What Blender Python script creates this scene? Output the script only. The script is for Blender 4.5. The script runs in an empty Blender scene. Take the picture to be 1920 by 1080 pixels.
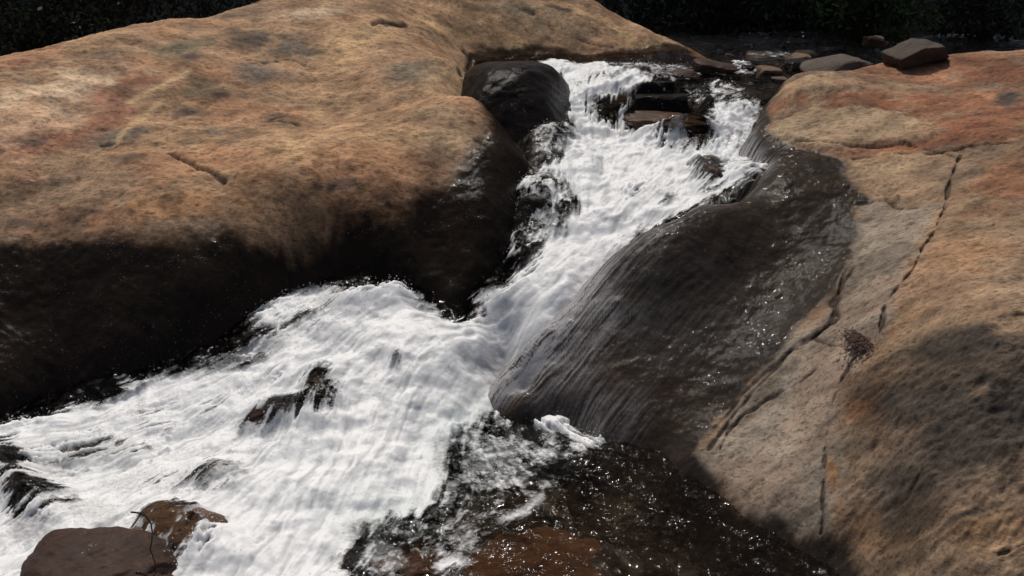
import bpy, math, random
import numpy as np
from mathutils import Vector, Matrix
R_ = math.radians
C = bpy.context.scene
# ------------------------------------------------------------------ camera, sky, sun, exposure
CAMZ, PITCH, HFOV = 2.0, 22.0, 60.0
cam = bpy.data.cameras.new('camera'); cam_o = bpy.data.objects.new('camera', cam)
C.collection.objects.link(cam_o); C.camera = cam_o
cam_o.location = (0, 0, CAMZ); cam_o.rotation_euler = (R_(90 - PITCH), 0, 0)
cam.sensor_width = 36; cam.lens = 18 / math.tan(R_(HFOV / 2)); cam.clip_end = 500; cam.clip_start = .05
SUN_EL, SUN_AZ = 60.0, -16.0          # azimuth measured from +Y (ahead) towards +X
w = bpy.data.worlds.new('World'); C.world = w; w.use_nodes = True
nt = w.node_tree; sky = nt.nodes.new('ShaderNodeTexSky'); sky.sky_type = 'NISHITA'; sky.sun_disc = False
sky.sun_elevation = R_(SUN_EL); sky.sun_rotation = R_(SUN_AZ)
bg = nt.nodes['Background']; bg.inputs[1].default_value = .075
sky.dust_density = 4; sky.ozone_density = .3; sky.air_density = .8
nt.links.new(sky.outputs[0], bg.inputs[0])
sl = bpy.data.lights.new('sun', 'SUN'); sl.energy = 3.4; sl.angle = R_(.5); sl.color = (1, .95, .88)
so = bpy.data.objects.new('sun', sl); C.collection.objects.link(so)
sd = Vector((math.sin(R_(SUN_AZ)) * math.cos(R_(SUN_EL)), math.cos(R_(SUN_AZ)) * math.cos(R_(SUN_EL)), math.sin(R_(SUN_EL))))
so.rotation_euler = sd.to_track_quat('Z', 'Y').to_euler(); so.location = (0, 0, 20)
C.view_settings.view_transform = 'Standard'; C.view_settings.look = 'None'
C.view_settings.exposure = -.2; C.view_settings.gamma = 1

# ------------------------------------------------------------------ surveying helpers
F = 960 / math.tan(R_(HFOV / 2)); cp, sp_ = math.cos(R_(PITCH)), math.sin(R_(PITCH))
def ray(px, py):
    x = (px - 960) / F; y = (540 - py) / F
    return x, cp + y * sp_, -sp_ + y * cp
def PZ(px, py, z):
    x, y, d = ray(px, py); t = (z - CAMZ) / d
    return (x * t, y * t, z)
def PY(px, py, Y):
    x, y, d = ray(px, py); t = Y / y
    return (x * t, Y, CAMZ + d * t)

# ------------------------------------------------------------------ numpy noise
def h2(i, j, s):
    i = i.astype(np.int64); j = j.astype(np.int64)
    n = (i * 374761393 + j * 668265263 + s * 1442695041) & 0xffffffff
    n = ((n ^ (n >> 13)) * 1274126177) & 0xffffffff
    n = ((n ^ (n >> 16)) * 2246822519) & 0xffffffff
    return ((n ^ (n >> 15)) & 0xffffff) / float(0xffffff)
def vn(x, y, s=0):
    i = np.floor(x); j = np.floor(y); fx = x - i; fy = y - j
    fx = fx * fx * fx * (fx * (fx * 6 - 15) + 10); fy = fy * fy * fy * (fy * (fy * 6 - 15) + 10)
    a = h2(i, j, s); b = h2(i + 1, j, s); c = h2(i, j + 1, s); d = h2(i + 1, j + 1, s)
    return (a + (b - a) * fx) * (1 - fy) + (c + (d - c) * fx) * fy
def fbm(x, y, o=4, s=0, g=.5):
    r = 0; a = 1; t = 0; ca, sa = math.cos(.6), math.sin(.6)
    for k in range(o):
        r = r + a * vn(x, y, s + k * 17); t += a; a *= g
        x, y = (x * ca - y * sa) * 2.03 + 11.3, (x * sa + y * ca) * 2.03 + 5.7
    return r / t
def sstep(a, b, x):
    t = np.clip((x - a) / (b - a), 0, 1); return t * t * (3 - 2 * t)

# ------------------------------------------------------------------ thin-plate height fields on a fan grid
class Surf:
    def __init__(s, pts, u0, u1, y0, y1, reg=.002, K=5):
        s.u0, s.u1, s.q0, s.q1 = u0, u1, math.log(y0 + 1), math.log(y1 + 1)
        p = np.array(pts, float); X = p[:, :2]; n = len(p)
        d = np.linalg.norm(X[:, None] - X[None], axis=2)
        A = np.zeros((n + 3, n + 3)); A[:n, :n] = s.k(d) + reg * np.eye(n)
        A[:n, n] = 1; A[:n, n + 1:] = X; A[n, :n] = 1; A[n + 1:, :n] = X.T
        s.wt = np.linalg.solve(A, np.r_[p[:, 2], 0, 0, 0]); s.X = X
        s.nu, s.nq = 300, 260
        u = np.linspace(u0, u1, s.nu); q = np.linspace(s.q0, s.q1, s.nq)
        U, Q = np.meshgrid(u, q); Y = np.exp(Q) - 1; XX = U * (Y + 1)
        s.Z = s.ev(XX, Y)
    def k(s, d):
        return np.where(d > 1e-9, d * d * np.log(np.maximum(d, 1e-9)), 0)
    def ev(s, x, y):
        sh = x.shape; x = x.ravel(); y = y.ravel(); n = len(s.X); r = s.wt[n] + s.wt[n + 1] * x + s.wt[n + 2] * y
        for i in range(n):
            r = r + s.wt[i] * s.k(np.hypot(x - s.X[i, 0], y - s.X[i, 1]))
        return r.reshape(sh)
    def z(s, x, y, G=None):
        G = s.Z if G is None else G
        x = np.asarray(x, float); y = np.asarray(y, float)
        a = np.clip((x / (y + 1) - s.u0) / (s.u1 - s.u0), 0, 1) * (s.nu - 1.001)
        b = np.clip((np.log(y + 1) - s.q0) / (s.q1 - s.q0), 0, 1) * (s.nq - 1.001)
        i = a.astype(int); j = b.astype(int); a = a - i; b = b - j
        return (G[j, i] * (1 - a) + G[j, i + 1] * a) * (1 - b) + (G[j + 1, i] * (1 - a) + G[j + 1, i + 1] * a) * b
    def hit(s, px, py):
        x, y, d = ray(px, py); Y = np.linspace(1.6, 9.5, 2400); X = Y * x / y; zr = CAMZ + Y * d / y
        m = np.nonzero(zr < s.z(X, Y))[0]; k = m[0] if len(m) else len(Y) - 1
        return (X[k], Y[k], zr[k])
    def grid(s, nu, nq):
        u = np.linspace(s.u0, s.u1, nu); q = np.linspace(s.q0, s.q1, nq)
        U, Q = np.meshgrid(u, q); Y = np.exp(Q) - 1; return U * (Y + 1), Y
    def coarse(s):
        return s.grid(s.nu, s.nq)

def seg_dist(X, Y, a, b):
    dx, dy = b[0] - a[0], b[1] - a[1]; L = dx * dx + dy * dy + 1e-12
    t = np.clip(((X - a[0]) * dx + (Y - a[1]) * dy) / L, 0, 1)
    return np.hypot(X - a[0] - t * dx, Y - a[1] - t * dy), t
def poly_sdf(X, Y, P):           # positive inside
    d = np.full(X.shape, 1e9); ins = np.zeros(X.shape, bool); n = len(P)
    for i in range(n):
        a, b = P[i], P[(i + 1) % n]
        d = np.minimum(d, seg_dist(X, Y, a, b)[0])
        if a[1] != b[1]:
            c = ((a[1] > Y) != (b[1] > Y)) & (X < (b[0] - a[0]) * (Y - a[1]) / (b[1] - a[1]) + a[0]); ins ^= c
    return np.where(ins, d, -d)
def region(S, pix, X, Y):        # outline surveyed on surface S, signed distance in metres
    P = [S.hit(*p)[:2] if len(p) == 2 else p[:2] for p in pix]; cx, cy = S.coarse()    # three numbers: a point on the plan itself
    return S.z(X, Y, poly_sdf(cx, cy, P))
def blob(S, px, py, rx, ry, X, Y, ang=0):     # elliptical patch lying on the surface, 1 in the middle
    c = S.hit(px, py); ca, sa = math.cos(R_(ang)), math.sin(R_(ang))
    a = S.hit(px + rx * ca, py - rx * sa); b = S.hit(px + ry * sa, py + ry * ca)
    M = np.array([[a[0] - c[0], b[0] - c[0]], [a[1] - c[1], b[1] - c[1]]])
    if abs(np.linalg.det(M)) < 1e-5: M = M + np.eye(2) * .03
    I = np.linalg.inv(M); dx = X - c[0]; dy = Y - c[1]
    p = I[0, 0] * dx + I[0, 1] * dy; q = I[1, 0] * dx + I[1, 1] * dy
    return np.exp(-(p * p + q * q) * 1.1)
def blob_at(S, px, py, rx, ry, X, Y, ang=0):  # the same for a few places only: (index, value)
    c = S.hit(px, py); r = .02
    m = blob(S, px, py, rx, ry, X[::4, ::4], Y[::4, ::4], ang) > .01; ii = np.nonzero(m.any(1))[0]; jj = np.nonzero(m.any(0))[0]
    if len(ii) == 0: return None
    sl = (slice(max(ii[0] * 4 - 4, 0), ii[-1] * 4 + 5), slice(max(jj[0] * 4 - 4, 0), jj[-1] * 4 + 5))
    return sl, blob(S, px, py, rx, ry, X[sl], Y[sl], ang)
def lines(S, pix, X, Y):         # distance to a surveyed polyline
    P = [S.hit(*p)[:2] for p in pix]; d = np.full(X.shape, 1e9)
    x0, x1 = min(p[0] for p in P) - .3, max(p[0] for p in P) + .3
    y0, y1 = min(p[1] for p in P) - .3, max(p[1] for p in P) + .3
    m = (X > x0) & (X < x1) & (Y > y0) & (Y < y1); xx, yy = X[m], Y[m]; dd = np.full(xx.shape, 1e9)
    for a, b in zip(P, P[1:]): dd = np.minimum(dd, seg_dist(xx, yy, a, b)[0])
    d[m] = dd; return d

# ------------------------------------------------------------------ object helpers
def tag(o, label=None, cat=None, group=None, kind=None):
    if label: o['label'] = label
    if cat: o['category'] = cat
    if group: o['group'] = group
    if kind: o['kind'] = kind
    return o
def obj(name, me, mat=None, parent=None, loc=None):
    o = bpy.data.objects.new(name, me); C.collection.objects.link(o)
    if mat: me.materials.append(mat)
    if parent: o.parent = parent
    if loc is not None: o.location = loc
    return o
def np_mesh(name, co, quads, attrs=None, cols=None, smooth=True):
    me = bpy.data.meshes.new(name); n = len(co); k = quads.shape[1]; nf = len(quads)
    me.vertices.add(n); me.vertices.foreach_set('co', co.astype(np.float32).ravel())
    me.loops.add(nf * k); me.loops.foreach_set('vertex_index', quads.astype(np.int32).ravel())
    me.polygons.add(nf); me.polygons.foreach_set('loop_start', np.arange(nf, dtype=np.int32) * k)
    me.polygons.foreach_set('loop_total', np.full(nf, k, np.int32))
    me.polygons.foreach_set('use_smooth', np.full(nf, smooth))
    for a, v in (attrs or {}).items():
        t = me.attributes.new(a, 'FLOAT', 'POINT'); t.data.foreach_set('value', v.astype(np.float32).ravel())
    for a, v in (cols or {}).items():
        t = me.attributes.new(a, 'FLOAT_COLOR', 'POINT')
        t.data.foreach_set('color', np.concatenate([v, np.ones((n, 1))], 1).astype(np.float32).ravel())
    me.update(calc_edges=True); return me
def field_mesh(name, X, Y, Z, keep=None, attrs=None, cols=None):
    nq, nu = X.shape; idx = np.arange(nq * nu).reshape(nq, nu)
    q = np.stack([idx[:-1, :-1], idx[:-1, 1:], idx[1:, 1:], idx[1:, :-1]], -1).reshape(-1, 4)
    co = np.stack([X, Y, Z], -1).reshape(-1, 3)
    attrs = {k: v.ravel() for k, v in (attrs or {}).items()}
    cols = {k: v.reshape(-1, 3) for k, v in (cols or {}).items()}
    if keep is not None:
        kf = keep.ravel()[q].any(1); q = q[kf]; used = np.zeros(len(co), bool); used[q.ravel()] = True
        mp = np.cumsum(used) - 1; q = mp[q]; co = co[used]
        attrs = {k: v[used] for k, v in attrs.items()}; cols = {k: v[used] for k, v in cols.items()}
    return np_mesh(name, co, q, attrs, cols)

# ------------------------------------------------------------------ materials
class N:
    def __init__(s, name):
        s.m = bpy.data.materials.new(name); s.m.use_nodes = True; s.t = s.m.node_tree; s.t.nodes.clear()
        s.out = s.n('ShaderNodeOutputMaterial')
    def n(s, ty, **k):
        a = s.t.nodes.new(ty)
        for x, v in k.items(): setattr(a, x, v)
        return a
    def l(s, a, b): s.t.links.new(a, b)
    def put(s, sock, v):
        if isinstance(v, bpy.types.NodeSocket): s.l(v, sock)
        else: sock.default_value = v
    def coord(s, scale=(1, 1, 1), rot=(0, 0, 0)):
        c = s.n('ShaderNodeTexCoord'); m = s.n('ShaderNodeMapping'); m.inputs['Scale'].default_value = scale
        m.inputs['Rotation'].default_value = rot; s.l(c.outputs['Object'], m.inputs[0]); return m.outputs[0]
    def noise(s, vec, scale, detail=6, rough=.6, dist=0):
        a = s.n('ShaderNodeTexNoise'); s.l(vec, a.inputs['Vector']); a.inputs['Scale'].default_value = scale
        a.inputs['Detail'].default_value = detail; a.inputs['Roughness'].default_value = rough
        a.inputs['Distortion'].default_value = dist; return a.outputs[0]
    def math(s, op, a, b=0., c=None, clamp=False):
        m = s.n('ShaderNodeMath', operation=op, use_clamp=clamp); s.put(m.inputs[0], a); s.put(m.inputs[1], b)
        if c is not None: s.put(m.inputs[2], c)
        return m.outputs[0]
    def ramp(s, v, a, b, c=0., d=1.):
        m = s.n('ShaderNodeMapRange', interpolation_type='SMOOTHSTEP'); s.l(v, m.inputs[0])
        for i, x in enumerate((a, b, c, d)): s.put(m.inputs[i + 1], x)
        return m.outputs[0]
    def mix(s, f, a, b, ty='MIX'):
        m = s.n('ShaderNodeMix', data_type='RGBA', blend_type=ty); s.put(m.inputs[0], f)
        for i, x in ((6, a), (7, b)):
            if isinstance(x, tuple): x = (*x, 1) if len(x) == 3 else x
            s.put(m.inputs[i], x)
        return m.outputs[2]
    def attr(s, name, col=False):
        a = s.n('ShaderNodeAttribute', attribute_name=name); return a.outputs['Color' if col else 'Fac']
    def bump(s, h, dist, strength=1., nrm=None):
        b = s.n('ShaderNodeBump'); b.inputs['Distance'].default_value = dist; s.put(b.inputs['Strength'], strength)
        s.l(h, b.inputs['Height'])
        if nrm: s.l(nrm, b.inputs['Normal'])
        return b.outputs[0]

def granite(name, use_attr=True, base=(.3, .2, .12), wet=0., streaky=False, fine=1.):
    g = N(name); v = g.coord((.8, 1.5, 1.5)); v2 = g.coord()
    n1 = g.noise(v, 7 * fine, 8, .58); n2 = g.noise(v, 45 * fine, 6, .7); n3 = g.noise(v2, 170, 4, .7); n4 = g.noise(v2, 2.2 * fine, 6, .6, .4)
    col = g.attr('col', True) if use_attr else base
    if not use_attr: col = g.mix(g.ramp(n4, .35, .65), tuple(c * .7 for c in base), base)
    # mineral mottling
    c = g.mix(g.ramp(n1, .32, .7), g.mix(1, col, (.90, .86, .83), 'MULTIPLY'), g.mix(1, col, (1.24, 1.22, 1.18), 'MULTIPLY'))
    c = g.mix(g.ramp(n2, .48, .36, 0, .55), c, g.mix(1, c, (.42, .40, .42), 'MULTIPLY'))
    c = g.mix(g.ramp(n3, .58, .7, 0, .5), c, g.mix(1, c, (1.6, 1.55, 1.5), 'MULTIPLY'))
    spk = g.noise(v, 30 * fine, 3, .5); c = g.mix(g.ramp(spk, .62, .70, 0, .6), c, g.mix(1, c, (.3, .28, .28), 'MULTIPLY'))
    vf = g.coord((.55, 1.5, 1.5)); fk = g.noise(vf, 62 * fine, 2, .5); fk2 = g.noise(vf, 24 * fine, 4, .7)
    c = g.mix(g.ramp(fk, .585, .625, 0, .6), c, g.mix(1, c, (.38, .36, .36), 'MULTIPLY'))
    c = g.mix(g.ramp(fk2, .60, .64, 0, .45), c, g.mix(1, c, (.45, .42, .42), 'MULTIPLY'))
    c = g.mix(g.ramp(fk, .40, .36, 0, .5), c, g.mix(1, c, (1.35, 1.33, 1.30), 'MULTIPLY'))
    hs = g.n('ShaderNodeHueSaturation'); hs.inputs['Saturation'].default_value = .97; g.l(c, hs.inputs['Color']); c = hs.outputs[0]
    if use_attr: wt = g.attr('wet')
    else:
        wt = g.n('ShaderNodeValue').outputs[0]; wt.default_value = wet
    wn = g.math('ADD', wt, g.math('MULTIPLY', g.math('SUBTRACT', g.noise(v, 14, 8, .75), .5), g.math('MULTIPLY', g.math('MULTIPLY', wt, g.math('SUBTRACT', 1., wt)), 5.)), clamp=True)
    wk = .23 if streaky else .11; wet_c = g.mix(1, g.mix(.72, c, (.115, .105, .098)), (wk, wk * .96, wk * .93), 'MULTIPLY')
    c = g.mix(wn, c, wet_c)
    p = g.n('ShaderNodeBsdfPrincipled')
    rough = g.ramp(wn, 0., 1., .85, .15)
    nr = g.bump(n1, .007, .4); nr = g.bump(n2, .0035, .6, nr); nr = g.bump(n3, .0016, .6, nr)
    if streaky:
        st = g.attr('streak'); c = g.mix(st, c, (.34, .33, .335)); sb = g.attr('lic'); nr = g.bump(sb, .0012, .3, nr)
        rough = g.math('ADD', rough, g.math('MULTIPLY', st, .2))
    g.l(c, p.inputs['Base Color']); g.l(rough, p.inputs['Roughness']); g.l(nr, p.inputs['Normal'])
    bead = g.math('MULTIPLY', g.ramp(g.noise(v2, 80, 2, .5), .66, .71), g.ramp(g.noise(v2, 5, 4, .6), .44, .54))
    g.put(p.inputs['Specular IOR Level'], g.math('ADD', g.ramp(wn, 0., 1., .2, .035), g.math('MULTIPLY', g.math('MULTIPLY', bead, wn), 1.6)))
    g.l(p.outputs[0], g.out.inputs[0]); return g.m

def water_mat():
    g = N('stream water'); v = g.coord((1, 1.3, 1.3)); foam = g.attr('foam'); lic = g.attr('lic'); tint = g.attr('tint')
    n1 = g.noise(v, 60, 6, .7, .3); n2 = g.noise(v, 16, 6, .65, .5)
    f = g.math('ADD', foam, g.math('MULTIPLY', g.math('SUBTRACT', n1, .5), g.math('MULTIPLY', g.math('MULTIPLY', foam, g.math('SUBTRACT', 1., foam)), 3.2)), clamp=True)
    f = g.ramp(f, .06, .8)
    fc = g.mix(g.ramp(lic, .25, .58), (.50, .515, .52), (.80, .80, .80))
    fc = g.mix(tint, fc, (.60, .66, .65))
    fc = g.mix(g.ramp(n2, .62, .35, 0, .25), fc, (.66, .68, .68))
    d = g.n('ShaderNodeBsdfPrincipled'); g.put(d.inputs['Base Color'], fc); d.inputs['Roughness'].default_value = .45
    d.inputs['Specular IOR Level'].default_value = .25; d.inputs['Subsurface Weight'].default_value = .6; d.inputs['Subsurface Radius'].default_value = (1, 1, 1); d.inputs['Subsurface Scale'].default_value = .03
    nb = g.bump(n2, .012, .4); nb = g.bump(lic, .004, .3, nb); nb = g.bump(n1, .003, .4, nb); g.l(nb, d.inputs['Normal'])
    tr = g.n('ShaderNodeBsdfTransparent'); tr.inputs[0].default_value = (.66, .61, .54, 1)
    gl = g.n('ShaderNodeBsdfGlossy'); gl.inputs['Roughness'].default_value = .07; gl.inputs[0].default_value = (1, 1, 1, 1)
    w1 = g.noise(v, 14, 4, .55, .8); w2 = g.noise(v, 44, 2, .5, .5)
    nw = g.bump(w1, .022, .55); nw = g.bump(w2, .0012, .5, nw); nw = g.bump(lic, .006, .4, nw)
    g.l(nw, gl.inputs['Normal'])
    fr = g.n('ShaderNodeFresnel'); fr.inputs[0].default_value = 1.33; g.l(nw, fr.inputs['Normal'])
    bead = g.ramp(g.noise(v, 30, 3, .6), .60, .66); m1 = g.n('ShaderNodeMixShader'); g.l(g.math('MULTIPLY', fr.outputs[0], g.math('ADD', .22, g.math('MULTIPLY', bead, .9)), clamp=True), m1.inputs[0]); g.l(tr.outputs[0], m1.inputs[1]); g.l(gl.outputs[0], m1.inputs[2])
    m2 = g.n('ShaderNodeMixShader'); g.l(f, m2.inputs[0]); g.l(m1.outputs[0], m2.inputs[1]); g.l(d.outputs[0], m2.inputs[2])
    g.l(m2.outputs[0], g.out.inputs[0]); return g.m
def plain(name, col, rough=.8, var=.35, scale=8, trans=0., spec=.3):
    g = N(name); n = g.noise(g.coord(), scale, 5, .6)
    c = g.mix(g.ramp(n, .3, .7), tuple(x * (1 - var) for x in col), tuple(x * (1 + var) for x in col))
    p = g.n('ShaderNodeBsdfPrincipled'); g.l(c, p.inputs['Base Color']); p.inputs['Roughness'].default_value = rough
    p.inputs['Specular IOR Level'].default_value = spec
    g.l(g.bump(n, .01, .5), p.inputs['Normal'])
    if trans:
        t = g.n('ShaderNodeBsdfTranslucent'); g.l(c, t.inputs[0]); m = g.n('ShaderNodeMixShader'); m.inputs[0].default_value = trans
        g.l(p.outputs[0], m.inputs[1]); g.l(t.outputs[0], m.inputs[2]); g.l(m.outputs[0], g.out.inputs[0])
    else: g.l(p.outputs[0], g.out.inputs[0])
    return g.m

# ------------------------------------------------------------------ the three surveyed surfaces
Lp = [PY(*p) for p in [
    (0,800,3.40),(250,715,3.62),(400,650,3.75),(500,590,3.95),(600,550,4.1),(740,560,4.08),(850,590,3.98),(890,560,4.05),(960,490,4.25),(975,420,4.45),
    (1000,330,4.8),(0,640,3.67),(120,640,3.71),(300,560,3.84),(600,480,4.2),(800,450,4.28),(850,520,4.12),
    (0,460,4.05),(200,445,4.06),(400,430,4.1),(600,400,4.28),(760,350,4.45),(850,330,4.55),(905,260,4.85),(905,200,5.2),(870,130,5.85),
    (0,300,4.5),(300,250,4.85),(600,250,4.95),(750,200,5.25),(500,120,5.75),(800,110,6.05),(800,50,6.6),(150,150,5.25),
    (0,105,5.6),(140,74,5.9),(320,42,6.3),(520,0,6.85),(800,-40,7.3),(1000,-40,7.6),(1110,2,7.5),(1200,52,7.35),(1280,97,7.15),
    (1000,50,7.05),(1000,96,6.9),(900,106,6.7),(1100,98,6.95),(1200,97,7.05)]]
Lc = [PY(px, py, Yc + .7)[:2] + (PY(px, py, Yc + .7)[2] - .22,) for px, py, Yc in [(0,105,5.6),(140,74,5.9),(320,42,6.3),(520,0,6.85),(1110,2,7.5),(1200,52,7.35)]]
Lf = Lp[0:8]; Ls = Lp[7:11]; Lp = Lp + Lc + [PY(-250, 160, 5.2), PY(-250, 190, 6.2)]
Lp += [(p[0] * .96, p[1] - .14, p[2] - .55) for p in Lf]
Lp += [(p[0] + .14, p[1] - .12, p[2] - .55) for p in Ls] + [(-.05, 5.4, .6), (-.1, 6.0, .75), (.3, 6.4, .85), (1.0, 6.5, .85), (1.6, 6.6, .8), (1.9, 7.0, .8)]
Lp += [(-6, 6.2, .9), (-4.5, 7.4, 1.0), (-3, 8.4, 1.05), (-1.2, 9.2, 1.05), (.4, 9.2, 1.0), (1.5, 8.4, .9), (2.1, 7.7, .85), (-6, 4.5, .7), (-5, 3.4, -.1), (-5.5, 9, .5), (-5, 2.5, -.7), (0, 2.0, -1.3)]
Rp = [PY(*p) for p in [
    (948,697,3.50),(1020,620,3.62),(1100,540,3.78),(1200,440,3.99),(1300,395,4.13),(1420,335,4.42),(1405,265,4.85),(1425,210,5.25),(1470,157,5.62),
    (1100,830,3.20),(1300,870,2.95),(1340,900,2.86),(1420,960,2.68),(1500,1000,2.56),(1600,1080,2.37),
    (985,738,3.38),(985,712,3.45),(990,662,3.56),(1020,700,3.47),(1020,680,3.51),(1020,655,3.56),(1005,675,3.53),(1050,660,3.55),(1050,700,3.46),(1050,620,3.62),(1100,740,3.34),(1100,780,3.28),(1200,640,3.5),(1200,760,3.25),(1300,600,3.57),(1400,500,3.80),(1500,420,3.97),(1600,400,3.97),(1600,300,4.38),(1500,285,4.55),
    (1490,220,4.95),(1650,230,4.7),(1700,150,5.3),(1900,94,5.75),(1770,108,5.75),(1650,120,5.7),(1550,138,5.65),(1500,150,5.62),
    (1750,300,4.2),(1900,300,4.05),(1750,450,3.5),(1900,450,3.38),(1600,560,3.36),(1450,700,3.2),(1400,800,3.05),(1600,700,2.96),(1550,850,2.75),
    (1560,960,2.55),(1750,650,2.85),(1900,650,2.72),(1750,850,2.5),(1900,850,2.37),(1750,1050,2.2),(1900,1050,2.13),(1650,1060,2.32),
    (2300,95,5.9),(2300,450,3.3),(2300,850,2.3)]]
Rp += [PZ(985, 760, .04), PZ(1060, 812, .0), (-.06, 3.25, -.22), (.08, 3.12, -.22), PZ(1200, 900, -.06), PZ(1300, 960, -.08), PZ(1150, 1000, -.16), PZ(1400, 1040, -.08), PZ(1250, 1080, -.18), PZ(1050, 900, -.2)]
Rp += [(p[0] - .17, p[1] + .07, p[2] - .25) for p in Rp[0:2]] + [(p[0] - .30, p[1] + .12, p[2] - .45) for p in Rp[2:4]] + [(p[0] - .22, p[1] + .10, p[2] - .5) for p in Rp[4:9]] + [(p[0] - .1, p[1] - .2, p[2] - .28) for p in Rp[9:15]]
Rp += [(.0, 3.0, -.5), (.6, 2.4, -.55), (.9, 2.0, -.5), (2.2, 1.6, .05), (1.6, 6.6, .6), (2.6, 6.9, .75), (3.8, 7.1, .8), (5, 7.4, .8), (3, 9, .5), (6, 9, .5), (-.5, 5, -.3), (-.5, 7, .2)]
Wp = [PZ(*p) for p in [
    (-200,1080,-.02),(0,1080,0),(450,1080,0),(900,1080,0),(1300,1080,0),(1700,1080,0),(1000,950,.02),(1300,880,.03),(1150,850,.035),(960,770,.02),
    (700,900,.03),(450,900,.04),(200,900,0),(0,900,-.03),(0,800,.0),(120,765,.04),(250,718,.1),(400,650,.2),(500,590,.29),(600,545,.345),(720,548,.35),
    (850,600,.25),(700,620,.29),(600,700,.17),(800,690,.2),(900,640,.23),(450,760,.09),(300,800,.04),(935,705,.07),(985,640,.22),(960,665,.14),(900,580,.31),(970,510,.42),(1040,560,.41),
    (1000,460,.5),(1100,480,.52),(1050,400,.62),(1200,400,.67),(1030,330,.75),(1200,320,.79),(1330,370,.75),(1400,320,.85),(1080,270,.85),(1200,265,.865),
    (1320,265,.875),(1400,250,.91),(1150,238,.862),(1060,235,.872),(1230,238,.868),(1300,215,1.0),(1400,195,1.04),(1420,215,.99),
    (1020,130,1.11),(1080,140,1.10),(1150,158,1.09),(1210,172,1.07),(1100,108,1.12),(950,112,1.12),(1200,120,1.12),(1300,120,1.12),(1280,100,1.13),(1400,120,1.13),
    (1450,150,1.1),(1350,165,1.06),(1400,175,1.06),(1500,90,1.17)]]
Wp += [PY(px, py, q)[:2] + (z_,) for px, py, q, z_ in [(1022,702,3.49,.07),(1060,655,3.57,.12),(1110,600,3.68,.18),(1180,520,3.8,.36)]]
Wp += [(1.5, 8, 1.15), (3, 8, 1.2), (4, 9.4, 1.25), (-4, 3, -.1), (-3, 2, -.1), (0, 1.7, 0), (2, 1.7, 0), (-1.5, 6, .9), (-3, 5, .2), (4, 5, .6), (4, 3, .2)]
L = Surf(Lp, -.85, .30, 1.6, 9.5); Rr = Surf(Rp, -.10, .85, 1.5, 9.5); W = Surf(Wp, -.72, .55, 1.5, 9.3)

# ------------------------------------------------------------------ LEFT DOME
def blotch(col, X, Y, sd, k=1.):
    a = fbm(X * 3.2, Y * 4.2, 6, sd, .62); b = fbm(X * 8 + 3, Y * 13, 5, sd + 3, .6); c = fbm(X * 22, Y * 40, 3, sd + 7, .6)
    d = (1 - .38 * k * sstep(.5, .68, a)) * (1 - .32 * k * sstep(.54, .68, b)) * (1 - .35 * k * sstep(.60, .70, c)) * (1 + .22 * k * sstep(.46, .3, a)) * (1 + .15 * k * sstep(.45, .3, b))
    r = sstep(.5, .66, fbm(X * 2.3 + 9, Y * 2.9, 5, sd + 5, .6))[..., None] * .5 * k
    col[:] = (col * (1 - r) + col * np.array((1.0, .74, .62)) * r) * d[..., None]
def paint(col, S, X, Y, lst):
    for (px, py, rx, ry, ang, c, a) in lst:
        r = blob_at(S, px, py, rx, ry, X, Y, ang)
        if r is None: continue
        sl, m = r; nz = sstep(.32, .62, fbm(X[sl] * 7 + px, Y[sl] * 9 + py, 5, 3, .6) + (m - .5) * .35)
        m = np.clip(m * a * 1.5, 0, 1) * nz; m = m[..., None]
        col[sl] = col[sl] * (1 - m) + np.array(c) * m
X, Y = L.grid(1000, 900); Z = L.z(X, Y)
big = fbm(X * 1.6, Y * 1.6, 5, 1); med = fbm(X * 7, Y * 9, 5, 2); fin = fbm(X * 30, Y * 55, 4, 4)
Z = Z + (big - .5) * .08 + (med - .5) * .032 + (fin - .5) * .009
col = np.empty(X.shape + (3,)); 
t = sstep(.35, .65, fbm(X * 1.1 + 3, Y * 1.3, 5, 8))[..., None]
col[:] = np.array((.37, .235, .135)) * t + np.array((.30, .205, .13)) * (1 - t)
LIGHT = (.54, .41, .28); RED = (.31, .155, .095); GREY = (.18, .15, .12); OLIVE = (.24, .20, .125); YEL = (.46, .31, .17); DK = (.10, .08, .065)
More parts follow.
